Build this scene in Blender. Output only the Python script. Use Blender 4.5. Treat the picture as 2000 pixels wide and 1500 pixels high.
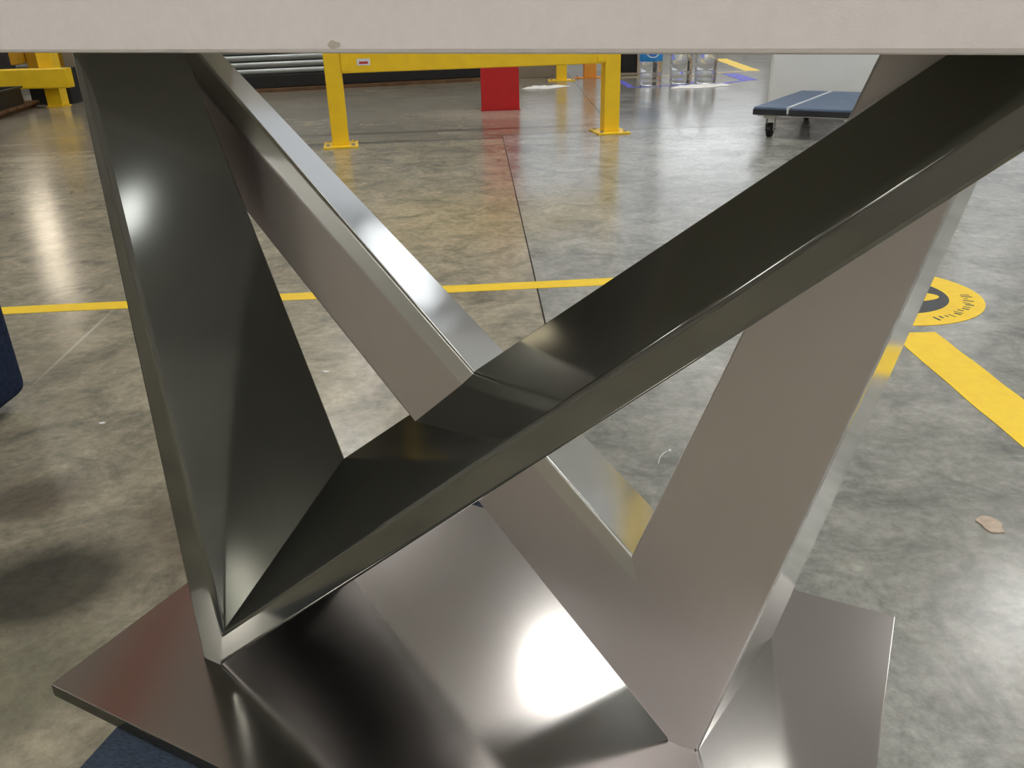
import bpy, bmesh, math, random
from mathutils import Vector, Matrix
random.seed(7)
for o in list(bpy.data.objects): bpy.data.objects.remove(o)
scn = bpy.context.scene
C = scn.collection

# ------------------------------------------------------------------ camera
PITCH, ROLL, HC = math.radians(24.6), math.radians(1.6), 1.0
fw = Vector((0, math.cos(PITCH), -math.sin(PITCH)))
rt0 = Vector((1, 0, 0)); up0 = rt0.cross(fw)
rt = rt0*math.cos(ROLL) - up0*math.sin(ROLL)
up = up0*math.cos(ROLL) + rt0*math.sin(ROLL)
cam = bpy.data.cameras.new('camera'); cam.sensor_width = 36; cam.sensor_fit = 'HORIZONTAL'
cam.lens = 1600/2000*36; cam.clip_start = .02
co = bpy.data.objects.new('camera', cam); C.objects.link(co)
M = Matrix((rt, up, -fw)).transposed().to_4x4(); M.translation = (0, 0, HC)
co.matrix_world = M
scn.camera = co

# ------------------------------------------------------------------ world, exposure
wd = bpy.data.worlds.new('world'); scn.world = wd; wd.use_nodes = True
wd.node_tree.nodes['Background'].inputs[0].default_value = (.8, .85, .9, 1)
wd.node_tree.nodes['Background'].inputs[1].default_value = .05
vs = scn.view_settings
vs.view_transform = 'Standard'; vs.look = 'None'; vs.gamma = 1; vs.use_curve_mapping = False
vs.exposure = 0.0
UPFILL = 16.0  # added glow on the lamp tops, brightens the ceiling and gives soft fill
LAMP = 42.0            # radiance of the ceiling lamps
WARM = 5.5             # warm wall lamp
PANEL = .66             # translucent wall panels
DOORLIGHT = 1.9        # daylight in the dock opening

# ------------------------------------------------------------------ materials
def lin(c):
    return tuple(((v/12.92) if v <= .04045 else ((v+.055)/1.055)**2.4) for v in (x/255 for x in c)) + (1,)
def mat(name, col, rough=.5, metal=0, spec=.5, noise=0, nscale=20, bump=0, bscale=60, stretch=None, coat=0, trans=0, rvar=0):
    m = bpy.data.materials.new(name); m.use_nodes = True
    nt = m.node_tree; b = nt.nodes['Principled BSDF']
    b.inputs['Base Color'].default_value = (*col[:3], 1)
    b.inputs['Roughness'].default_value = rough; b.inputs['Metallic'].default_value = metal
    b.inputs['Specular IOR Level'].default_value = spec; b.inputs['Coat Weight'].default_value = coat
    b.inputs['Transmission Weight'].default_value = trans
    if noise or bump or rvar:
        tc = nt.nodes.new('ShaderNodeTexCoord'); mp = nt.nodes.new('ShaderNodeMapping')
        nt.links.new(tc.outputs['Object'], mp.inputs[0])
        if stretch: mp.inputs['Scale'].default_value = stretch
    if noise:
        n = nt.nodes.new('ShaderNodeTexNoise'); n.inputs['Scale'].default_value = nscale; n.inputs['Detail'].default_value = 5
        nt.links.new(mp.outputs[0], n.inputs[0])
        r = nt.nodes.new('ShaderNodeValToRGB')
        r.color_ramp.elements[0].position = .3; r.color_ramp.elements[1].position = .7
        r.color_ramp.elements[0].color = (*[max(0, c*(1-noise)) for c in col[:3]], 1)
        r.color_ramp.elements[1].color = (*[min(1, c*(1+noise)) for c in col[:3]], 1)
        nt.links.new(n.outputs[0], r.inputs[0]); nt.links.new(r.outputs[0], b.inputs['Base Color'])
    if rvar:
        n3 = nt.nodes.new('ShaderNodeTexNoise'); n3.inputs['Scale'].default_value = nscale; n3.inputs['Detail'].default_value = 4
        nt.links.new(mp.outputs[0], n3.inputs[0])
        mr = nt.nodes.new('ShaderNodeMapRange'); mr.inputs[3].default_value = rough-rvar; mr.inputs[4].default_value = rough+rvar
        nt.links.new(n3.outputs[0], mr.inputs[0]); nt.links.new(mr.outputs[0], b.inputs['Roughness'])
    if bump:
        n2 = nt.nodes.new('ShaderNodeTexNoise'); n2.inputs['Scale'].default_value = bscale; n2.inputs['Detail'].default_value = 4
        nt.links.new(mp.outputs[0], n2.inputs[0])
        bp = nt.nodes.new('ShaderNodeBump'); bp.inputs['Strength'].default_value = bump; bp.inputs['Distance'].default_value = .002
        nt.links.new(n2.outputs[0], bp.inputs['Height']); nt.links.new(bp.outputs[0], b.inputs['Normal'])
    return m
def emit(name, col, s):
    m = bpy.data.materials.new(name); m.use_nodes = True; nt = m.node_tree
    e = nt.nodes.new('ShaderNodeEmission'); e.inputs[0].default_value = (*col, 1); e.inputs[1].default_value = s
    nt.links.new(e.outputs[0], nt.nodes['Material Output'].inputs[0]); return m

STEEL = mat('polished_steel', (.66, .66, .65), rough=.115, metal=1, rvar=.02, nscale=6)
SATIN = mat('satin_steel', (.50, .468, .468), rough=.34, metal=1, rvar=.02, nscale=6)
FOLD = mat('folded_edge_steel', (.53, .525, .50), rough=.32, metal=1, rvar=.02, nscale=6)
DARKST = mat('dark_gunmetal', (.178, .179, .163), rough=.10, metal=.85, rvar=.02, nscale=6)
DARKST.node_tree.nodes['Principled BSDF'].inputs['Specular Tint'].default_value = (.30, .30, .27, 1)
PLATE = mat('brushed_plate_steel', (.46, .44, .43), rough=.15, metal=1, rvar=.015, nscale=5)
TOPM = mat('pale_lacquer', (.745, .70, .70), rough=.35, noise=.02, nscale=120, bump=.08, bscale=900)
UNDER = mat('pale_underside_board', (.60, .60, .54), rough=.55)
SMUDGE = mat('smudge', (.46, .42, .36), rough=.6)
YEL = mat('yellow_paint', (.97, .64, .018), rough=.32, noise=.05, nscale=9)
YELT = mat('yellow_tape', (1.0, .67, .015), rough=.45, noise=.06, nscale=25)
PALETAPE = mat('worn_cream_tape', (.62, .50, .25), rough=.5, noise=.15, nscale=12)
YELSHADE = mat('shaded_yellow_paint', (.55, .30, .01), rough=.4, noise=.1, nscale=9)  # yellow rail paint with the shade put into its colour
ORG = mat('orange_paint', (.85, .36, .05), rough=.4, noise=.06, nscale=9)
REDG = mat('girder_red_paint', (.80, .22, .18), rough=.5)
RED = mat('red_paint', (.52, .012, .018), rough=.38, noise=.06, nscale=7)
BLUET = mat('blue_tape', (.10, .10, .62), rough=.5, noise=.15, nscale=10)
NAVY = mat('navy_fabric', (.017, .027, .062), rough=.95, spec=.15, noise=.35, nscale=60, bump=1, bscale=350)
NAVYC = mat('navy_carpet', (.048, .066, .10), rough=.9, spec=.2, noise=.4, nscale=120, bump=1, bscale=400, stretch=(1, 5, 1))
BGNAVY = mat('slate_blue_pad', (.085, .13, .22), rough=.55, noise=.15, nscale=14)
BLK = mat('black_rubber', (.008, .008, .009), rough=.5)
DARKEDGE = mat('dark_edge', (.02, .02, .028), rough=.5)
WHITE = mat('white_enamel', (.90, .92, .93), rough=.25, noise=.02, nscale=4)
PAPER = mat('white_film', (.85, .85, .84), rough=.5)
SLAT = mat('galvanised_slat', (.34, .37, .37), rough=.38, metal=.5, noise=.08, nscale=4)
WOOD = mat('brown_wood', (.13, .065, .025), rough=.7, noise=.3, nscale=8, stretch=(1, 8, 1))
CARD = mat('cardboard', (.26, .22, .17), rough=.8, noise=.08, nscale=6)
FRAMEB = mat('beige_frame', (.42, .36, .28), rough=.6)
STRIP = mat('pale_strip', (.70, .74, .78), rough=.3)
CHROME = mat('zinc_plated', (.62, .62, .60), rough=.25, metal=1)
CLEAR = mat('clear_plastic', (.93, .95, .96), rough=.06, trans=.93)
BLUEL = mat('blue_label', (.03, .30, .75), rough=.4)
LABW = mat('label_white', (.75, .78, .88), rough=.4)
REDL = mat('label_red', (.6, .05, .05), rough=.5)
STICKK = mat('sticker_black', (.035, .04, .05), rough=.5, noise=.2, nscale=20)
WALLM = mat('wall_paint', (.66, .65, .62), rough=.8, noise=.05, nscale=1.5)
CEILM = mat('ceiling_deck', (.78, .78, .77), rough=.8)
CHIP = mat('beige_chip', (.55, .45, .36), rough=.8, noise=.2, nscale=60)
JOINT = mat('joint_filler', (.17, .15, .12), rough=.8)

def concrete(name, c0, c1, seed, stain_shade=()):
    m = bpy.data.materials.new(name); m.use_nodes = True; nt = m.node_tree; b = nt.nodes['Principled BSDF']
    tc = nt.nodes.new('ShaderNodeTexCoord'); mp = nt.nodes.new('ShaderNodeMapping')
    mp.inputs['Location'].default_value = (seed*3.1, seed*1.7, 0)
    nt.links.new(tc.outputs['Object'], mp.inputs[0])
    def noise(scale, det, rough=.6, dist=0, stretch=None):
        n = nt.nodes.new('ShaderNodeTexNoise'); n.inputs['Scale'].default_value = scale; n.inputs['Detail'].default_value = det
        n.inputs['Roughness'].default_value = rough; n.inputs['Distortion'].default_value = dist
        if stretch:
            s = nt.nodes.new('ShaderNodeMapping'); s.inputs['Scale'].default_value = stretch
            nt.links.new(mp.outputs[0], s.inputs[0]); nt.links.new(s.outputs[0], n.inputs[0])
        else: nt.links.new(mp.outputs[0], n.inputs[0])
        return n.outputs[0]
    def ramp(src, stops):
        r = nt.nodes.new('ShaderNodeValToRGB'); e = r.color_ramp.elements
        while len(e) < len(stops): e.new(.5)
        for el, (p, c) in zip(e, stops): el.position = p; el.color = (*c, 1)
        nt.links.new(src, r.inputs[0]); return r.outputs[0]
    def mix(kind, a, bb, f=1.0):
        x = nt.nodes.new('ShaderNodeMix'); x.data_type = 'RGBA'; x.blend_type = kind
        if isinstance(f, float): x.inputs[0].default_value = f
        else: nt.links.new(f, x.inputs[0])
        for i, v in ((6, a), (7, bb)):
            if isinstance(v, tuple): x.inputs[i].default_value = (*v, 1)
            else: nt.links.new(v, x.inputs[i])
        return x.outputs[2]
    base = ramp(noise(.55, 5, .62, .6), [(.32, c0), (.68, c1)])
    mott = ramp(noise(5.0, 8, .7, .8), [(.28, (.42, .44, .44)), (.5, (1, 1, 1)), (.74, (1.48, 1.46, 1.40))])
    col = mix('MULTIPLY', base, mott, 1.0)
    fine = ramp(noise(30, 6, .75), [(.30, (.68, .68, .68)), (.70, (1.26, 1.26, 1.26))])
    col = mix('MULTIPLY', col, fine, 1.0)
    scr = ramp(noise(2.2, 6, .7, .3, (.35, 5, 1)), [(.60, (0, 0, 0)), (.72, (1, 1, 1))])
    light = tuple(min(1, v*1.5) for v in c1)
    col = mix('MIX', col, light, nt_mul(nt, scr, .30))
    specks = ramp(noise(75, 2, .5), [(.76, (0, 0, 0)), (.79, (1, 1, 1))])
    col = mix('MIX', col, (.62, .60, .54), nt_mul(nt, specks, .7))
    if stain_shade:
        for (sx, sy, rx, ry, rot, dark, amt) in stain_shade:
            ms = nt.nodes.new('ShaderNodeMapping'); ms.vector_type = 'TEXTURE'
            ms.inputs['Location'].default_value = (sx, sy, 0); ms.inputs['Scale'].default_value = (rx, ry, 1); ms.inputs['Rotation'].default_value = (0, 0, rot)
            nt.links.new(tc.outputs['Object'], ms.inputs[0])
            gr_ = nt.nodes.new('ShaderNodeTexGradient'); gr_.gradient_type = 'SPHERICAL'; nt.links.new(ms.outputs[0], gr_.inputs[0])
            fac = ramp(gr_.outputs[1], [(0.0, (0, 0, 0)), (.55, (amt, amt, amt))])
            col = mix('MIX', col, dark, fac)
    nt.links.new(col, b.inputs['Base Color'])
    mr = nt.nodes.new('ShaderNodeMapRange'); mr.inputs[3].default_value = .10; mr.inputs[4].default_value = .30
    nt.links.new(noise(1.6, 6, .65, .4), mr.inputs[0]); nt.links.new(mr.outputs[0], b.inputs['Roughness'])
    b.inputs['Specular IOR Level'].default_value = .65
    bp = nt.nodes.new('ShaderNodeBump'); bp.inputs['Strength'].default_value = .05; bp.inputs['Distance'].default_value = .003
    nt.links.new(noise(9, 7, .65), bp.inputs['Height']); nt.links.new(bp.outputs[0], b.inputs['Normal'])
    return m
def nt_mul(nt, src, f):
    x = nt.nodes.new('ShaderNodeMath'); x.operation = 'MULTIPLY'; x.inputs[1].default_value = f
    nt.links.new(src, x.inputs[0]); return x.outputs[0]
CON_TAN = concrete('tan_concrete', (.26, .235, .178), (.40, .362, .285), 1, [(-.92, 1.30, .24, .20, .3, (.03, .03, .024), .88), (-.72, 1.48, .24, .10, -.9, (.09, .07, .05), .6), (-1.12, 1.62, .15, .14, 0, (.09, .07, .055), .65), (-.86, 1.02, .26, .17, .6, (.07, .075, .05), .6), (-1.48, 2.63, .40, .008, 1.645, (.55, .52, .44), .8), (-1.2, 7.16, 4.5, .07, .07, (.06, .05, .04), .6)])  # round dark spots paint shade into the floor; thin streaks are real marks
CON_GREY = concrete('grey_concrete', (.215, .218, .20), (.36, .362, .345), 2)
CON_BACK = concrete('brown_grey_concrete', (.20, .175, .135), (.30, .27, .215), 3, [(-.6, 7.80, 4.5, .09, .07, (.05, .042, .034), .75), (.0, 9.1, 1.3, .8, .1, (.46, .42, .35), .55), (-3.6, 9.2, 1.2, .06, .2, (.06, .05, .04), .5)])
CON_DARK = concrete('dark_grey_concrete', (.17, .165, .15), (.27, .262, .24), 4)

# ------------------------------------------------------------------ helpers
def link(name, me, m=None, parent=None):
    o = bpy.data.objects.new(name, me); C.objects.link(o)
    if m and me: me.materials.append(m)
    if parent: o.parent = parent
    return o
def pyd(name, verts, faces, m, parent=None, smooth=None):
    me = bpy.data.meshes.new(name); me.from_pydata([tuple(v) for v in verts], [], faces)
    bm = bmesh.new(); bm.from_mesh(me); bmesh.ops.recalc_face_normals(bm, faces=bm.faces); bm.to_mesh(me); bm.free()
    o = link(name, me, m, parent)
    return o
def fin(name, bm, m, parent=None, bevel=0, seg=2, smooth=False):
    bmesh.ops.recalc_face_normals(bm, faces=bm.faces)
    me = bpy.data.meshes.new(name); bm.to_mesh(me); bm.free()
    if smooth:
        for p in me.polygons: p.use_smooth = True
    o = link(name, me, m, parent)
    if bevel:
        md = o.modifiers.new('bevel', 'BEVEL'); md.width = bevel; md.segments = seg; md.limit_method = 'ANGLE'; md.angle_limit = math.radians(40)
    return o
def bx(bm, c, s, rot=0, piv=None):
    """axis box centred at c with full sizes s, turned by rot about z round piv (default its centre)"""
    vs_ = []
    for dx in (-.5, .5):
        for dy in (-.5, .5):
            for dz in (-.5, .5):
                vs_.append(Vector((dx*s[0], dy*s[1], dz*s[2])))
    R = Matrix.Rotation(rot, 3, 'Z')
    v = [bm.verts.new(R @ q + Vector(c)) for q in vs_]
    for f in ((0,1,3,2),(4,6,7,5),(0,4,5,1),(2,3,7,6),(0,2,6,4),(1,5,7,3)): bm.faces.new([v[i] for i in f])
def box(name, c, s, m, parent=None, rot=0, bevel=0, seg=2):
    bm = bmesh.new(); bx(bm, c, s, rot); return fin(name, bm, m, parent, bevel, seg)
def cyl(bm, p0, p1, r0, r1=None, n=20):
    r1 = r0 if r1 is None else r1; p0, p1 = Vector(p0), Vector(p1); d = (p1-p0).normalized()
    a = d.orthogonal().normalized(); b = d.cross(a); A = []; B = []
    for i in range(n):
        t = 2*math.pi*i/n; q = a*math.cos(t)+b*math.sin(t)
        A.append(bm.verts.new(p0+q*r0)); B.append(bm.verts.new(p1+q*r1))
    for i in range(n): bm.faces.new((A[i], A[(i+1) % n], B[(i+1) % n], B[i]))
    bm.faces.new(A[::-1]); bm.faces.new(B)
def lathe(name, prof, m, parent=None, loc=(0,0,0), n=28, smooth=True):
    bm = bmesh.new(); rings = []
    for r, z in prof:
        rings.append([bm.verts.new((loc[0]+r*math.cos(2*math.pi*i/n), loc[1]+r*math.sin(2*math.pi*i/n), loc[2]+z)) for i in range(n)])
    for a, b in zip(rings, rings[1:]):
        for i in range(n): bm.faces.new((a[i], a[(i+1) % n], b[(i+1) % n], b[i]))
    bm.faces.new(rings[0][::-1]); bm.faces.new(rings[-1])
    o = fin(name, bm, m, parent, smooth=smooth); return o
def empty(name, loc, rz=0):
    o = bpy.data.objects.new(name, None); C.objects.link(o); o.location = loc; o.rotation_euler = (0, 0, rz)
    o.empty_display_size = .1
    return o
def tag(o, label=None, cat=None, group=None, kind=None):
    if label: o['label'] = label
    if cat: o['category'] = cat
    if group: o['group'] = group
    if kind: o['kind'] = kind
    return o
def slab(name, pts, z0, z1, m, parent=None, bevel=0):
    n = len(pts); v = [(x, y, z0) for x, y in pts] + [(x, y, z1) for x, y in pts]
    f = [tuple(range(n-1, -1, -1)), tuple(range(n, 2*n))] + [(i, (i+1) % n, n+(i+1) % n, n+i) for i in range(n)]
    o = pyd(name, v, f, m, parent)
    if bevel:
        md = o.modifiers.new('bevel', 'BEVEL'); md.width = bevel; md.segments = 2; md.limit_method = 'ANGLE'
    return o
def copy_tree(o, parent=None):
    c = o.copy(); C.objects.link(c)
    if parent: c.parent = parent
    for ch in list(o.children):
        copy_tree(ch, c)
    return c

# ================================================================== the hall
X0, X1, Y0, Y1, ZC = -14, 16, -13, 22, 6.4
floor = tag(slab('floor', [(X0, Y0), (X1, Y0), (X1, Y1), (X0, Y1)], -.30, -.012, JOINT), kind='structure')
g = .003
# four slabs round the joints that show (the long joint between tan and grey, the cross joint behind the guard rail)
JX = lambda y: .205-.031*y                 # long joint
JY = lambda x: 7.42+.07*x                  # cross joint
JX2 = lambda y: .86+.014*y                 # long joint beyond the cross joint
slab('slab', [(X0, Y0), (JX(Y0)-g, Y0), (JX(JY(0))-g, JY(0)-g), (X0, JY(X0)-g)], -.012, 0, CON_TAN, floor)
slab('slab', [(JX(Y0)+g, Y0), (X1, Y0), (X1, JY(X1)-g), (JX(JY(0))+g, JY(0)-g)], -.012, 0, CON_GREY, floor)
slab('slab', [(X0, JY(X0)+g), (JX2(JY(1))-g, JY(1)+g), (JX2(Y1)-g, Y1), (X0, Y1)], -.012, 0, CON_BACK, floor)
slab('slab', [(JX2(JY(1))+g, JY(1)+g), (X1, JY(X1)+g), (X1, Y1), (JX2(Y1)+g, Y1)], -.012, 0, CON_DARK, floor)
tag(slab('ceiling', [(X0, Y0), (X1, Y0), (X1, Y1), (X0, Y1)], ZC, ZC+.2, CEILM), kind='structure')
tag(box('wall_left', (X0-.1, (Y0+Y1)/2, ZC/2), (.2, Y1-Y0, ZC), WALLM), kind='structure')
tag(box('wall_right', (X1+.1, (Y0+Y1)/2, ZC/2), (.2, Y1-Y0, ZC), WALLM), kind='structure')
tag(box('wall_front', ((X0+X1)/2, Y0-.1, ZC/2), (X1-X0, .2, ZC), WALLM), kind='structure')
wb = tag(box('wall_back', ((X0+X1)/2, Y1+.1, ZC/2), (X1-X0, .2, ZC), WALLM), kind='structure')
# daylight in the far wall: a bright opening and a run of translucent wall panels
DAY = emit('daylight_opening', (.93, .97, 1.0), DOORLIGHT)
PANE = emit('translucent_panel', (.92, .96, 1.0), PANEL)
def window(name, x0, x1, z0, z1, m, nm=0):
    w = tag(box(name, ((x0+x1)/2, Y1-.03, (z0+z1)/2), (x1-x0, .05, z1-z0), m), kind='structure')
    for c, sz in ((((x0+x1)/2, Y1-.05, z1+.05), (x1-x0+.2, .1, .1)), (((x0+x1)/2, Y1-.05, z0-.05), (x1-x0+.2, .1, .1)), ((x0-.05, Y1-.05, (z0+z1)/2), (.1, .1, z1-z0)), ((x1+.05, Y1-.05, (z0+z1)/2), (.1, .1, z1-z0))):
        box('window_frame', c, sz, SLAT, w)
window('window_1', 4.0, 6.6, 1.6, 3.5, DAY)
window('window_2', .4, 3.7, 1.2, 6.0, PANE)
window('window_3', 4.0, 6.6, 3.8, 6.0, PANE)
window('window_4', 6.9, 15.2, 1.2, 6.0, PANE)
tag(box('trim_1', (-3.85, 7.5, 5.35), (.22, 7, .30), REDG), kind='structure')   # red roof girder

# ceiling lamps: deep-sided panel lamps under the deck
LENS = emit('lamp_lens', (1.0, .97, .92), LAMP)
UPL = emit('added_upfill', (1.0, .97, .93), UPFILL)
proto = None
SPOTS = [(-10, -9), (-5, -9), (0, -9), (5, -9), (10, -9), (-8, -5.2), (-2.6, -5.2), (2.6, -5.2), (8, -5.2), (-9, -1.6), (-3.4, -1.6), (1.2, -1.6), (6, -1.6),  # rows behind the camera are added to brighten the table edge
         (-9, 2.4), (5.7, 2.4), (10.6, 2.4), (-9, 7), (.80, 6.25), (5.7, 7.2), (10.6, 7), (-9, 11.8), (-2.6, 11), (4.2, 12), (10, 12), (-3, 17), (4, 17), (10, 17)]
for i, (x, y) in enumerate(SPOTS):
    if proto is None:
        proto = o = empty('ceiling_lamp', (x, y, 5.3))
        bm = bmesh.new()
        for c, sz in (((0, -.28, .13), (1.34, .02, .26)), ((0, .28, .13), (1.34, .02, .26)), ((-.66, 0, .13), (.02, .54, .26)), ((.66, 0, .13), (.02, .54, .26)), ((0, 0, .27), (1.34, .58, .02))): bx(bm, c, sz)
        bmesh.ops.remove_doubles(bm, verts=bm.verts, dist=.0001)
        fin('housing', bm, SLAT, proto)
        bm = bmesh.new(); bx(bm, (0, 0, .245), (1.28, .52, .02)); fin('lens', bm, LENS, proto)
        bm = bmesh.new(); bx(bm, (0, 0, .30), (1.30, .54, .02)); fin('added_upfill', bm, UPL, proto)
        bm = bmesh.new(); cyl(bm, (0, 0, .28), (0, 0, 1.1), .012, n=8); fin('hanger', bm, CHROME, proto)
    else: o = copy_tree(proto); o.location = (x, y, 5.3)
    tag(o, 'bright deep panel lamp hanging out of view under the hall ceiling', 'lamp', 'ceiling lamps in rows')
# lamp on the wall behind the camera, mirrored in the dark left leg
wlp = empty('wall_lamp', (11.7, Y0, 2.8))
lathe('lens', [(.43, 0), (.43, .03), (.38, .06), (.05, .08)], emit('wall_lens', (.95, .98, 1), 11), wlp)
lathe('rim', [(.47, -.06), (.50, -.03), (.50, .02), (.47, .04), (.435, .04), (.435, -.06)], BLK, wlp)
wlp.rotation_euler = (math.radians(-90), 0, 0); wlp.location.y = Y0+.07
tag(wlp, 'round wall lamp with black rim facing the steel table', 'lamp')
# warm lamp panel at the left, low on a post; its reflection is the pale smear on the floor
wl = empty('floodlight', (-8.6, 15.2, 0))
box('lamp_panel', (0, 0, 2.7), (.62, .06, 2.2), emit('warm_lens', (1, .86, .66), WARM), wl, rot=-.5)
bm = bmesh.new(); bx(bm, (-.02, .07, 2.7), (.72, .07, 2.3), -.5); fin('housing', bm, SLAT, wl, .01)
bm = bmesh.new(); cyl(bm, (-.03, .14, 0), (-.03, .14, 2.4), .04); fin('pole', bm, BLK, wl)
box('base', (-.03, .14, .02), (.6, .6, .04), BLK, wl, bevel=.01)
tag(wl, 'warm upright floodlight on a black pole, left of the shutter', 'floodlight')

# ================================================================== console table
AZ = math.radians(27.6); PO = Vector((-0.0414, 0.8777, 0)); PZ = .20
TAB = empty('console_table', (PO.x, PO.y, PZ-.02), -AZ)
tag(TAB, 'polished steel console table on crossed V legs and a flat base plate', 'table')
# local frame: u along the plate, v across, z from the plate's underside
def L3(u, v, z): return Vector((u, v, z+.02))
# plate
bm = bmesh.new(); bx(bm, (0, -.005, .010), (.988, .614, .02)); bm.normal_update()
for f in bm.faces:
    if abs(f.normal.z) < .5: f.material_index = 1
pl_ = fin('base_plate', bm, PLATE, TAB, .0012, 2); pl_.data.materials.append(DARKST)
HT = .775
# corners of each V (u, v, z above the plate): F foot of the broad flat V, R foot of the narrow V,
# IA / M their inner corners, T.. the ends under the top; the first V is turned half round (s = -1)
V1 = {'IA': (0.2347, -0.0247, 0.2331), 'TLin': (-0.4488, 0.0295, 0.775), 'TSin': (0.3487, 0.0295, 0.775), 'TLout': (-0.5417, 0.0295, 0.775), 'TSout': (0.4893, 0.0295, 0.775), 'F1': (0.2688, -0.048, 0.0), 'F2': (0.3044, -0.048, 0.0), 'M': (0.3027, 0.1822, 0.0563), 'R0': (0.3494, 0.1862, 0.0), 'R1': (0.3142, 0.1867, 0.0), 'TLci': (-0.5212, 0.1211, 0.775), 'TLro': (-0.5677, 0.1212, 0.775), 'TSci': (0.4062, 0.1211, 0.775), 'TSro': (0.4187, 0.1211, 0.775)}
V2 = {'IA': (0.2055, -0.0244, 0.2362), 'TLin': (-0.4131, 0.0295, 0.775), 'TSin': (0.388, 0.0295, 0.775), 'TLout': (-0.5417, 0.0295, 0.775), 'TSout': (0.4893, 0.0295, 0.775), 'F1': (0.2688, -0.048, 0.0), 'F2': (0.3044, -0.048, 0.0), 'M': (0.292, 0.1822, 0.0563), 'TLci': (-0.4643, 0.1211, 0.775), 'R0': (0.346, 0.188, 0.0), 'R1': (0.3142, 0.1867, 0.0), 'TSro': (0.5048, 0.1209, 0.775), 'TSci': (0.4062, 0.1211, 0.775), 'TLro': (-0.5677, 0.1212, 0.775)}
def leg(vd, s, kind, label, m_bevel, m_flat):
    Q = {k: Vector(p) for k, p in vd.items()}
    N = 12
    if kind == 'L':
        d = (Q['TLin']-Q['IA']).normalized(); side = Q['F1']-Q['IA']; side -= d*side.dot(d); side.normalize()
        per = (Q['F1']-Q['IA']).dot(side); a0 = Q['IA'].lerp(Q['F1'], .022/per); a1 = Q['TLin']+side*.024; a1 = a0+(a1-a0)*((HT-a0.z)/(a1.z-a0.z))
        back = Vector((0, .010, 0))
        rows = [(Q['F1'], Q['TLout']), (a0, a1), (Q['IA'], Q['TLin']+back), (Q['M'], Q['TLci']), (Q['R1'], Q['TLro'])]
        wts = (.3, .2, .35, .5, .4)
    else:
        rows = [(Q['F2'], Q['TSout']), (Q['IA'], Q['TSin']), (Q['M'], Q['TSci']), (Q['R0'], Q['TSro'])]
        wts = (.3, .3, .5, .4)
    bm = bmesh.new(); wl_ = bm.edges.layers.float.new('bevel_weight_edge')
    W = lambda p: L3(s*p.x, s*p.y, p.z)
    R = [[bm.verts.new(W(b.lerp(t, i/N))) for i in range(N+1)] for b, t in rows]
    K = len(R)
    for k in range(K):
        a, c = R[k], R[(k+1) % K]
        for i in range(N):
            f = bm.faces.new((a[i], a[i+1], c[i+1], c[i]))
            if k == 0: f.material_index = 1
            if kind == 'L' and k == 1: f.material_index = 2
            if k == K-1: f.material_index = 3
    bm.faces.new([r[N] for r in R])
    if kind == 'L': bm.faces.new([r[0] for r in R])
    else:
        f1 = bm.verts.new(W(Q['F1'])); r1 = bm.verts.new(W(Q['R1'])); f2, ia, m_, r0 = [r[0] for r in R]
        bm.faces.new((f1, ia, f2)).material_index = 1
        bm.faces.new((f1, f2, r0, r1)); bm.faces.new((m_, r0, r1)); bm.faces.new((f1, ia, m_, r1))
    for k in range(K):
        for i in range(N): bm.edges.get((R[k][i], R[k][i+1]))[wl_] = wts[k]
    o = fin('leg', bm, m_bevel, TAB); o.data.materials.append(m_flat); o.data.materials.append(FOLD if m_bevel is STEEL else m_bevel); o.data.materials.append(STEEL)
    for p in o.data.polygons: p.use_smooth = True
    o.data.set_sharp_from_angle(angle=math.radians(10))
    md = o.modifiers.new('bevel', 'BEVEL'); md.width = .012; md.segments = 3; md.limit_method = 'WEIGHT'; md.harden_normals = True
    o['label'] = label
    return o
leg(V1, -1, 'L', 'dark slanting steel leg crossing in front', DARKST, SATIN)
leg(V1, -1, 'S', 'dark steep steel leg at the left', DARKST, SATIN)
leg(V2, 1, 'L', 'pale slanting steel leg passing behind', STEEL, SATIN)
leg(V2, 1, 'S', 'taupe steep steel leg at the right', STEEL, SATIN)
# top: pale slab with a charcoal underside, edge turned a little from the plate
tr = math.radians(-3.8)
def T2(u, v):
    c, s = math.cos(tr), math.sin(tr); return (u*c-v*s, u*s+v*c)
nv = -.277
rect = [T2(-.67, nv), T2(.65, nv), T2(.65, .225), T2(-.67, .225)]
top = slab('table_top', rect, HT+.0205, HT+.075, TOPM, TAB, .003)
slab('underside_panel', [T2(-.65, nv+.03), T2(.63, nv+.03), T2(.63, .21), T2(-.65, .21)], HT+.0200, HT+.0206, UNDER, top)

eu = .085; v = []
for t in range(20):
    a = 2*math.pi*t/20; q = T2(eu+.0050*math.cos(a)*(1+.18*math.sin(2*a+1)), nv-.0004); v.append((q[0], q[1], HT+.0262+.0026*math.sin(a)*(1+.2*math.cos(3*a))))
pyd('smudge', v, [tuple(range(20))], SMUDGE, top)

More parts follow.
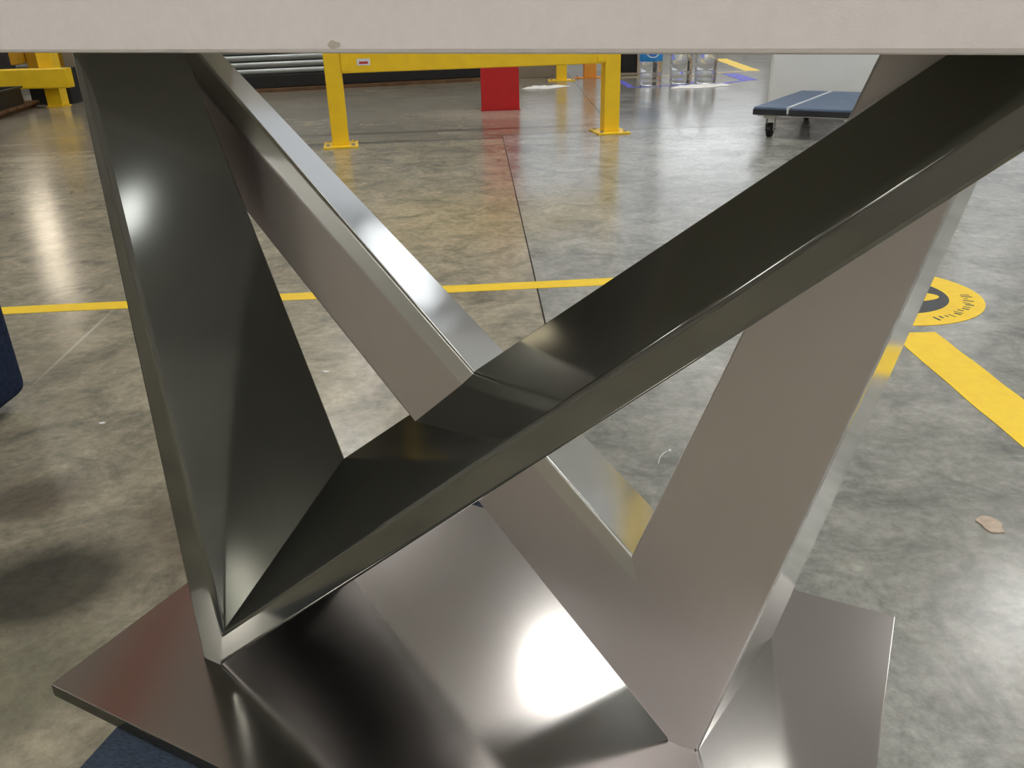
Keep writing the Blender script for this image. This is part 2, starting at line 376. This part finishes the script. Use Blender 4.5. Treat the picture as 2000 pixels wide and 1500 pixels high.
# ================================================================== carpeted dolly under the plate
dz = .178
DA = math.radians(17)
dol = empty('furniture_dolly', (-.041, .878, 0), -DA)
tag(dol, 'navy carpeted dolly carrying the steel table', 'dolly')
bm = bmesh.new(); bx(bm, (-.17, -.02, dz-.012), (.52, .87, .022)); fin('carpet_pad', bm, NAVYC, dol, .006, 3)
bm = bmesh.new(); bx(bm, (-.17, -.02, dz-.044), (.50, .85, .042)); fin('deck', bm, WOOD, dol, .003)
for cx in (-.36, .02):
    for cy in (-.36, .32):
        bm = bmesh.new(); cyl(bm, (cx-.012, cy, .05), (cx+.012, cy, .05), .05, n=20); w = fin('caster', bm, BLK, dol, .004)
        bm = bmesh.new(); bx(bm, (cx, cy, .108), (.06, .07, .01)); bx(bm, (cx-.02, cy, .078), (.004, .04, .06)); bx(bm, (cx+.02, cy, .078), (.004, .04, .06)); bx(bm, (cx, cy, .125), (.03, .03, .026)); fin('fork', bm, CHROME, w)

# ================================================================== ottoman at the left edge
bm = bmesh.new(); bx(bm, (-1.752, 1.68, .29), (.72, .98, .52))
ot = empty('ottoman', (-1.745, 1.65, 0))
for v in bm.verts: v.co -= Vector((-1.745, 1.65, 0))
fin('cushion', bm, NAVY, ot, .04, 5)
for ax in (-.27, .27):
    for ay in (-.38, .38):
        bm = bmesh.new(); cyl(bm, (ax, ay, 0), (ax, ay, .04), .022, .026, n=16); fin('foot', bm, BLK, ot)
tag(ot, 'navy fabric ottoman with a rounded edge at the left of the photo', 'ottoman')

# ================================================================== guard rails
def post_part(parent, p, w, h, m, plate=(.28, .34), ang=0):
    bm = bmesh.new(); bx(bm, (p[0], p[1], h/2+.007), (w, w, h-.014), ang); po = fin('post', bm, m, parent, .006)
    bm = bmesh.new(); bx(bm, (p[0], p[1], .007), (plate[0], plate[1], .014), ang); pl = fin('foot_plate', bm, m, po, .002)
    R = Matrix.Rotation(ang, 3, 'Z')
    for sx in (-1, 1):
        for sy in (-1, 1):
            q = R @ Vector((sx*(plate[0]/2-.04), sy*(plate[1]/2-.045), 0))
            bm = bmesh.new(); cyl(bm, (p[0]+q.x, p[1]+q.y, .014), (p[0]+q.x, p[1]+q.y, .030), .016, n=6); fin('anchor_bolt', bm, CHROME, po)
    return po
ga = math.atan2(7.343-6.976, .911+1.364); gl = math.hypot(7.343-6.976, .911+1.364)
gr = empty('guard_rail', (-1.364, 7.04, 0), ga)
tag(gr, 'yellow steel guard rail with two posts in front of the red column', 'guard rail')
post_part(gr, (0, 0), .135, .92, YEL); post_part(gr, (gl, 0), .135, .92, YEL)
bm = bmesh.new(); bx(bm, (gl/2, -.035, .715), (gl-.136, .07, .30)); fin('rail', bm, YEL, gr, .008)
for bxx in (.068+.035, gl-.068-.035):
    bm = bmesh.new(); bx(bm, (bxx, -.073, .715), (.07, .008, .27)); fin('rail_bracket', bm, YEL, gr, .002)
lb = box('warning_label', (.245, -.0705, .645), (.105, .002, .05), LABW, gr)
box('label_print', (.245, -.0718, .640), (.07, .001, .018), REDL, lb)

g2 = empty('guard_rail', (-5.77, 11.10, 0), .0)
tag(g2, 'yellow guard rail at the far left, its low beam ending by the dark leg', 'guard rail')
post_part(g2, (0, .13), .19, .95, YEL, (.22, .22)); post_part(g2, (-2.6, .13), .19, .95, YEL, (.22, .22))
bm = bmesh.new(); bx(bm, (-1.39, -.05, .355), (3.42, .16, .235)); fin('rail', bm, YEL, g2, .015)
# shaded yellow beam running back at the far left
g3 = empty('guard_rail', (-6.8, 12.95, 0), math.radians(17.5))
tag(g3, 'shaded yellow rail running back beyond the low yellow beam at far left', 'guard rail')
bm = bmesh.new(); bx(bm, (0, 0, .63), (.08, 3.2, .26)); fin('rail', bm, YELSHADE, g3, .01)
for t in (-1.0, 1.3): post_part(g3, (.12, t), .14, .82, YELSHADE, (.2, .2))

# far posts
fp = empty('guard_post', (.87, 13.1, 0)); post_part(fp, (0, 0), .155, .95, YEL, (.40, .30))
tag(fp, 'small far yellow post with a wide foot plate, beside a cardboard box', 'post')
fo = empty('guard_post', (1.33, 13.45, 0)); post_part(fo, (0, 0), .19, 1.0, ORG, (.46, .26))
tag(fo, 'orange square post seen between the far yellow post and guard rail', 'post')

# ================================================================== red column
rc = empty('column', (-.045, 9.52, 0), .03)
bm = bmesh.new(); bx(bm, (0, 0, .81), (.41, .41, 1.60)); fin('guard_sleeve', bm, RED, rc, .008)
bm = bmesh.new(); bx(bm, (0, 0, 4.0), (.30, .30, 4.79)); fin('shaft', bm, WALLM, rc, .008)
bm = bmesh.new(); bx(bm, (0, 0, .006), (.425, .425, .012)); fin('base_rim', bm, RED, rc, .002)
tag(rc, 'square red painted column standing behind the yellow guard rail', 'column')

# ================================================================== steel shutter behind
sa = math.atan2(13.48-12.52, -.42+3.5)
sh = empty('steel_shutter', (-3.5, 12.62, 0), sa)
tag(sh, 'steel slatted shutter with a black bottom seal behind the guard rail', 'shutter')
sl0, sl1 = -1.5, 3.45
slp = None
n = 24
prof = []
for i in range(9):
    t = i/8; prof.append((.022*math.sin(math.pi*t)**.8 if 0 < t < 1 else 0, .078*t))
for k in range(n):
    if slp is None:
        v = []; f = []
        for y_, z_ in prof: v += [(sl0, -y_, z_), (sl1, -y_, z_)]
        v += [(sl0, .02, .078), (sl1, .02, .078), (sl0, .02, 0), (sl1, .02, 0)]
        q = len(v)//2
        for i in range(q):
            j = (i+1) % q; f.append((2*i, 2*i+1, 2*j+1, 2*j))
        f.append(tuple(2*i for i in range(q))); f.append(tuple(2*i+1 for i in range(q)))
        slp = pyd('slat', v, f, SLAT, sh); o = slp
    else: o = slp.copy(); C.objects.link(o); o.parent = sh
    o.location = (0, 0, .23+k*.092)
box('back_sheet', ((sl0+sl1)/2, .03, 1.33), (sl1-sl0, .012, 2.24), DARKEDGE, sh)
box('bottom_seal', ((sl0+sl1)/2, 0, .135), (sl1-sl0, .07, .18), BLK, sh, bevel=.01)
box('threshold', ((sl0+sl1)/2, -.05, .022), (sl1-sl0, .20, .044), WOOD, sh, bevel=.005)
for xx in (sl0-.05, sl1+.05): box('guide_post', (xx, 0, 1.25), (.10, .12, 2.5), DARKEDGE, sh, bevel=.005)
box('header', ((sl0+sl1)/2, 0, 2.47), (sl1-sl0+.2, .2, .10), DARKEDGE, sh, bevel=.005)

# ================================================================== far left: skid and crate
sk = empty('wooden_skid', (-6.7, 10.35, 0), math.radians(11.5))
tag(sk, 'low brown wooden skid on the floor at the far left', 'skid')
for i in range(5): box('plank', (0, -.62+i*.31, .065), (1.7, .27, .03), WOOD, sk, bevel=.004)
for i in (-.74, 0, .74): box('runner', (i, 0, .025), (.10, 1.55, .05), WOOD, sk, bevel=.004)
cr = empty('storage_crate', (-6.52, 10.20, .08), math.radians(11.5))
tag(cr, 'low black crate on the wooden skid at the far left', 'crate')
bm = bmesh.new()
bx(bm, (0, 0, .01), (1.3, 1.0, .02))
for c, s in (((0, -.49, .1), (1.3, .02, .18)), ((0, .49, .1), (1.3, .02, .18)), ((-.64, 0, .1), (.02, .96, .18)), ((.64, 0, .1), (.02, .96, .18))): bx(bm, c, s)
fin('body', bm, BLK, cr, .004)
bm = bmesh.new()
for c, s in (((0, -.5, .195), (1.34, .04, .02)), ((0, .5, .195), (1.34, .04, .02)), ((-.65, 0, .195), (.04, 1.0, .02)), ((.65, 0, .195), (.04, 1.0, .02))): bx(bm, c, s)
fin('rim', bm, DARKEDGE, cr)
def carton(name, c, s, rot, label, m=CARD, cat='box'):
    e = empty(name, (c[0], c[1], c[2]), rot); w, d_, h = s
    bm = bmesh.new(); bx(bm, (0, 0, h/2), (w, d_, h)); fin('body', bm, m, e, .006)
    for sy in (-1, 1): box('flap', (0, sy*d_/4, h+.003), (w-.004, d_/2-.004, .005), m, e)
    box('packing_tape', (0, 0, h+.0065), (w*.98, .05, .001), FRAMEB, e)
    return tag(e, label, cat)
carton('cardboard_box', (.535, 13.98, 0), (.60, .4, .42), 0, 'grey-brown cardboard box on the floor right of the red column')
carton('cardboard_box', (-5.80, 12.75, 0), (.8, .6, .75), .1, 'brown cardboard box behind the rails at the far left')

bb = empty('parts_bin', (-6.0, 11.72, 0), .05)
bm = bmesh.new(); bx(bm, (0, 0, .01), (.52, .42, .02))
for c, sz in (((0, -.2, .22), (.52, .02, .40)), ((0, .2, .22), (.52, .02, .40)), ((-.25, 0, .22), (.02, .38, .40)), ((.25, 0, .22), (.02, .38, .40))): bx(bm, c, sz)
fin('body', bm, BLK, bb, .004); box('lid', (0, 0, .432), (.56, .46, .024), DARKEDGE, bb, bevel=.006)
tag(bb, 'black lidded bin behind the low yellow beam at the far left', 'bin')
mc = empty('machine_cabinet', (-8.35, 13.2, 0), .3)
bm = bmesh.new(); bx(bm, (0, 0, .95), (1.7, 1.0, 1.7)); fin('body', bm, DARKEDGE, mc, .01)
bm = bmesh.new(); bx(bm, (0, 0, .05), (1.6, .9, .1)); fin('plinth', bm, BLK, mc)
for i in (-1, 1):
    dr2 = box('door', (i*.42, -.51, .95), (.80, .02, 1.6), BLK, mc, bevel=.004)
    box('handle', (i*.08, -.535, 1.0), (.02, .03, .2), CHROME, dr2)
tag(mc, 'black machine cabinet behind the rails at the far left', 'cabinet')

# black open bin with beige frame
bn = empty('open_shelf', (1.88, 13.95, 0), -.1)
bm = bmesh.new(); bx(bm, (0, .19, .4), (.56, .02, .8)); fin('back_board', bm, BLK, bn)
bm = bmesh.new()
for c, s in (((-.26, 0, .4), (.04, .40, .8)), ((.26, 0, .4), (.04, .40, .8))): bx(bm, c, s)
fin('side_board', bm, FRAMEB, bn, .003)
for z in (.02, .42, .79): box('shelf_board', (0, 0, z), (.48, .38, .03), FRAMEB if z < .1 else BLK, bn)
for c in (-.12, .12): box('drawer_front', (c, -.12, .22), (.235, .02, .36), BLK, bn, bevel=.004)
tag(bn, 'small black fronted shelf unit with beige frame behind the water jugs', 'shelf')

# ================================================================== water jugs
def jug(x, y, r, lab, label):
    e = empty('water_jug', (x, y, 0))
    p = [(r*.82, 0), (r*.97, .02), (r, .05), (r*.96, .075), (r, .10), (r, .15), (r*.95, .17), (r, .19), (r, .33), (r*.97, .345), (r*.97, .43), (r*.8, .48), (r*.42, .53), (r*.2, .56), (r*.2, .60)]
    lathe('body', p, CLEAR, e)
    lathe('cap', [(r*.24, .59), (r*.25, .60), (r*.25, .635), (r*.2, .645)], STRIP, e, n=20)
    if lab:
        l = lathe('paper_label', [(r*1.005, .315), (r*1.012, .316), (r*1.012, .455), (r*1.005, .456)], BLUEL, e)
        for k, (rr, cz) in enumerate(((.07, .43), (.045, .43))):
            pts = []
            for i in range(15):
                t = math.pi*(1.0+i/14.0)
                pts.append((rr*1.3*math.cos(t), cz+rr*math.sin(t)))
            v = []; f = []
            for i, (a, z) in enumerate(pts):
                for dr in (1.0, .80):
                    aa_ = a*dr; zz = cz+(z-cz)*dr
                    v.append((aa_, -math.sqrt(max(1e-6, (r*1.018)**2-aa_**2)), zz))
            for i in range(14): f.append((2*i, 2*i+1, 2*i+3, 2*i+2))
            pyd('label_swirl', v, f, LABW if k == 0 else BLUET, l)
    return tag(e, label, 'water jug')
jug(1.99, 11.80, .155, True, 'clear water jug with a blue label beside the guard rail post')
jug(2.43, 11.95, .15, False, 'left unlabelled clear water jug of the pair on blue tape')
jug(2.76, 11.90, .15, False, 'right unlabelled clear water jug of the pair on blue tape')
# crumpled white film on the floor
def film(pts, label, seed):
    random.seed(seed); cx = sum(p[0] for p in pts)/len(pts); cy = sum(p[1] for p in pts)/len(pts)
    v = []; f = []; n_ = 28
    for ring, k in enumerate((1.0, .72, .4, .1)):
        for i in range(n_):
            t = i/n_*len(pts); a = pts[int(t) % len(pts)]; b = pts[(int(t)+1) % len(pts)]; ff = t-int(t)
            x = a[0]*(1-ff)+b[0]*ff; y = a[1]*(1-ff)+b[1]*ff; j = 1+random.uniform(-.09, .09)
            v.append((cx+(x-cx)*k*j, cy+(y-cy)*k*j, .003 if ring == 0 else random.uniform(.006, .03)))
    for r_ in range(3):
        for i in range(n_): f.append((r_*n_+i, r_*n_+(i+1) % n_, (r_+1)*n_+(i+1) % n_, (r_+1)*n_+i))
    f.append(tuple(range(3*n_, 4*n_)))
    o = pyd('plastic_film', v, f, PAPER)
    md = o.modifiers.new('solid', 'SOLIDIFY'); md.thickness = .001
    return tag(o, label, 'plastic film')
film([(2.15, 11.30), (2.6, 11.22), (3.02, 11.5), (2.95, 11.68), (2.4, 11.62)], 'crumpled white plastic film on the floor under the unlabelled water jugs', 3)
film([(.22, 11.8), (.6, 11.72), (.95, 12.1), (.5, 12.2)], 'white plastic scrap on the floor right of the red column', 4)

# ================================================================== floor tape, marks
def tape(name, p, q, w, m, label, z=.0015, cuts=None, cat='floor tape', nick=0):
    p, q = Vector(p), Vector(q); d = (q-p).normalized(); nrm = Vector((-d.y, d.x)); n_ = 24; L_ = (q-p).length
    random.seed(int(abs(p.x*97+p.y*31)*10)); A = []; B = []
    for i in range(n_+1):
        s = p+d*(L_*i/n_); e = nick*random.uniform(-1, 1) if 0 < i < n_ else 0
        A.append(s+nrm*(w/2+e)); B.append(s-nrm*(w/2+nick*random.uniform(-1, 1)))
    me_pts = [(a.x, a.y) for a in A]+[(b.x, b.y) for b in reversed(B)]
    o = slab(name, me_pts, .0002, z, m)
    return tag(o, label, cat)
tape('floor_tape', (-3.4, 2.890), (1.30, 3.200), .086, YELT, 'long narrow yellow floor tape running across behind the steel legs', nick=.002)
tape('floor_tape', (1.318, 2.50), (1.297, .55), .148, YELT, 'wide yellow floor tape strip at the right edge below the round sticker', nick=.002)
tape('floor_tape', (4.28, 17.3), (3.985, 13.95), .24, YELT, 'far yellow floor tape behind the water jugs running back', nick=.01)
tape('floor_tape', (3.98, 13.97), (1.45, 13.12), .10, PALETAPE, 'pale worn floor tape running left behind the water jugs', z=.002, nick=.01)
for i, (a, b, w, l) in enumerate((
    ((1.70, 12.80), (1.72, 11.70), .10, 'blue floor tape left of the labelled jug, running back'),
    ((1.66, 11.64), (2.93, 11.86), .10, 'blue floor tape running along the front of the jugs'),
    ((2.60, 13.2), (2.60, 11.95), .13, 'blue floor tape running back between the unlabelled jugs'),
    ((2.93, 11.80), (3.45, 12.26), .10, 'blue floor tape turning back right of the unlabelled jugs'),
    ((3.50, 13.5), (3.47, 12.24), .24, 'wide blue floor tape end near the white cabinet'))):
    tape('floor_tape', a, b, w, BLUET, l, z=.0011+.0003*i, nick=.008)
# round sticker
st = empty('floor_sticker', (1.389, 2.897, 0))
def disc(name, r0, r1, z0, z1, m, parent, n_=48, a0=0, a1=2*math.pi, sx=1, sy=1, off=(0, 0)):
    v = []; f = []; full = abs(a1-a0-2*math.pi) < 1e-6; k = n_ if full else n_+1
    for i in range(k):
        t = a0+(a1-a0)*i/n_
        for r in (r0, r1):
            for z in (z0, z1): v.append((off[0]+sx*r*math.cos(t), off[1]+sy*r*math.sin(t), z))
    for i in range(n_ if full else n_):
        j = (i+1) % k; a, b = 4*i, 4*j
        f += [(a+1, a+3, b+3, b+1), (a, b, b+2, a+2), (a+2, b+2, b+3, a+3), (a, a+1, b+1, b)]
    return pyd(name, v, f, m, parent)
disc('yellow_ring', .222, .338, .0004, .0018, YELT, st)
disc('black_disc', .001, .224, .0004, .0016, STICKK, st)
disc('yellow_shape', .001, .10, .0016, .0022, YELT, st, sx=1.25, sy=.55, off=(.06, -.045))
random.seed(11)
for k in range(15):     # worn, unreadable marks printed round the ring
    t = -1.35+k*.085+random.uniform(-.01, .01)
    disc('print_mark', .262+random.uniform(0, .012), .285+random.uniform(0, .02), .0018, .0021, STICKK, st, n_=2, a0=t, a1=t+random.uniform(.02, .045))
for k in range(5):
    t = .75+k*.11
    disc('print_mark', .27, .288, .0018, .0021, STICKK, st, n_=2, a0=t, a1=t+random.uniform(.02, .05))
tag(st, 'round yellow and black floor sticker half hidden behind the right leg', 'sticker')
# small bits on the floor
def flake(name, c, r, m, label, cat, seed, asp=1.0):
    random.seed(seed); pts = []
    for i in range(12):
        t = 2*math.pi*i/12; k = r*random.uniform(.75, 1.15); pts.append((c[0]+k*math.cos(t), c[1]+k*asp*math.sin(t)))
    return tag(slab(name, pts, .0003, .003, m), label, cat)
flake('dried_patch', (.985, 1.413), .024, CHIP, 'beige dried patch on the grey floor at the right', 'patch', 5, 1.2)
bm = bmesh.new(); pp = [(.345, 1.70), (.352, 1.725), (.366, 1.748), (.380, 1.760)]
for a, b in zip(pp, pp[1:]): cyl(bm, (*a, .002), (*b, .002), .0012, n=6)
cyl(bm, (.380, 1.760, .002), (.386, 1.762, .002), .004, .003, n=8)
tag(fin('lint_thread', bm, PAPER), 'tiny white thread on the floor between the legs of the back V', 'thread')
flake('paint_chip', (-.57, 2.31), .010, PAPER, 'tiny white chip on the floor left of the crossing legs', 'chip', 6, .6)
flake('paint_chip', (-1.12, 2.00), .009, PAPER, 'tiny white chip on the floor beside the navy ottoman', 'chip', 8, .6)

# ================================================================== flat dolly and white cabinet at the right
DL = Vector((1.996, 6.865)); dl = Vector((.79, 1.213)).normalized(); dw = Vector((dl.y, -dl.x)); LEN = 1.42
fd = empty('platform_dolly', (DL.x, DL.y, 0), math.atan2(dw.y, dw.x))
tag(fd, 'flat dolly with slate blue deck pads in front of the white cabinet', 'dolly')
for x0, x1 in ((0, .262), (.282, .86)):
    b = box('deck_pad', ((x0+x1)/2, LEN/2, .215), (x1-x0, LEN, .05), BGNAVY, fd, bevel=.012, seg=3)
    box('edge_band', ((x0+x1)/2, LEN/2, .200), (x1-x0+.006, LEN+.006, .045), DARKEDGE, b, bevel=.004)
box('joint_strip', (.272, LEN/2, .2165), (.022, LEN, .05), STRIP, fd)
bm = bmesh.new()
for yy in (.12, LEN-.12): bx(bm, (.43, yy, .172), (.84, .08, .02))
fin('cross_bar', bm, CHROME, fd)
for cx in (.12, .74):
    for cy in (.10, LEN-.16):
        bm = bmesh.new(); cyl(bm, (cx-.02, cy, .055), (cx+.02, cy, .055), .055, n=20); w_ = fin('caster', bm, BLK, fd, .006)
        bm = bmesh.new(); bx(bm, (cx, cy, .156), (.10, .10, .012))
        for sx in (-.032, .032): bx(bm, (cx+sx, cy, .10), (.006, .05, .10))
        cyl(bm, (cx-.04, cy, .055), (cx+.04, cy, .055), .012, n=10); fin('fork', bm, CHROME if cy < .5 else BLK, w_)
wc = empty('white_cabinet', (3.54, 8.29, 0), -.32)
bm = bmesh.new(); bx(bm, (0, 0, .93), (1.9, .60, 1.78)); fin('body', bm, WHITE, wc, .012)
bm = bmesh.new(); bx(bm, (0, .02, .02), (1.84, .54, .04)); fin('plinth', bm, WHITE, wc)
dr = box('door', (0, -.309, .95), (1.86, .016, 1.70), WHITE, wc, bevel=.004)
bm = bmesh.new(); cyl(bm, (.80, -.345, .95), (.80, -.345, 1.25), .010, n=10); bx(bm, (.80, -.33, .97), (.012, .03, .012)); bx(bm, (.80, -.33, 1.23), (.012, .03, .012)); fin('handle', bm, CHROME, dr)
tag(wc, 'white enamel cabinet standing behind the flat dolly', 'cabinet')
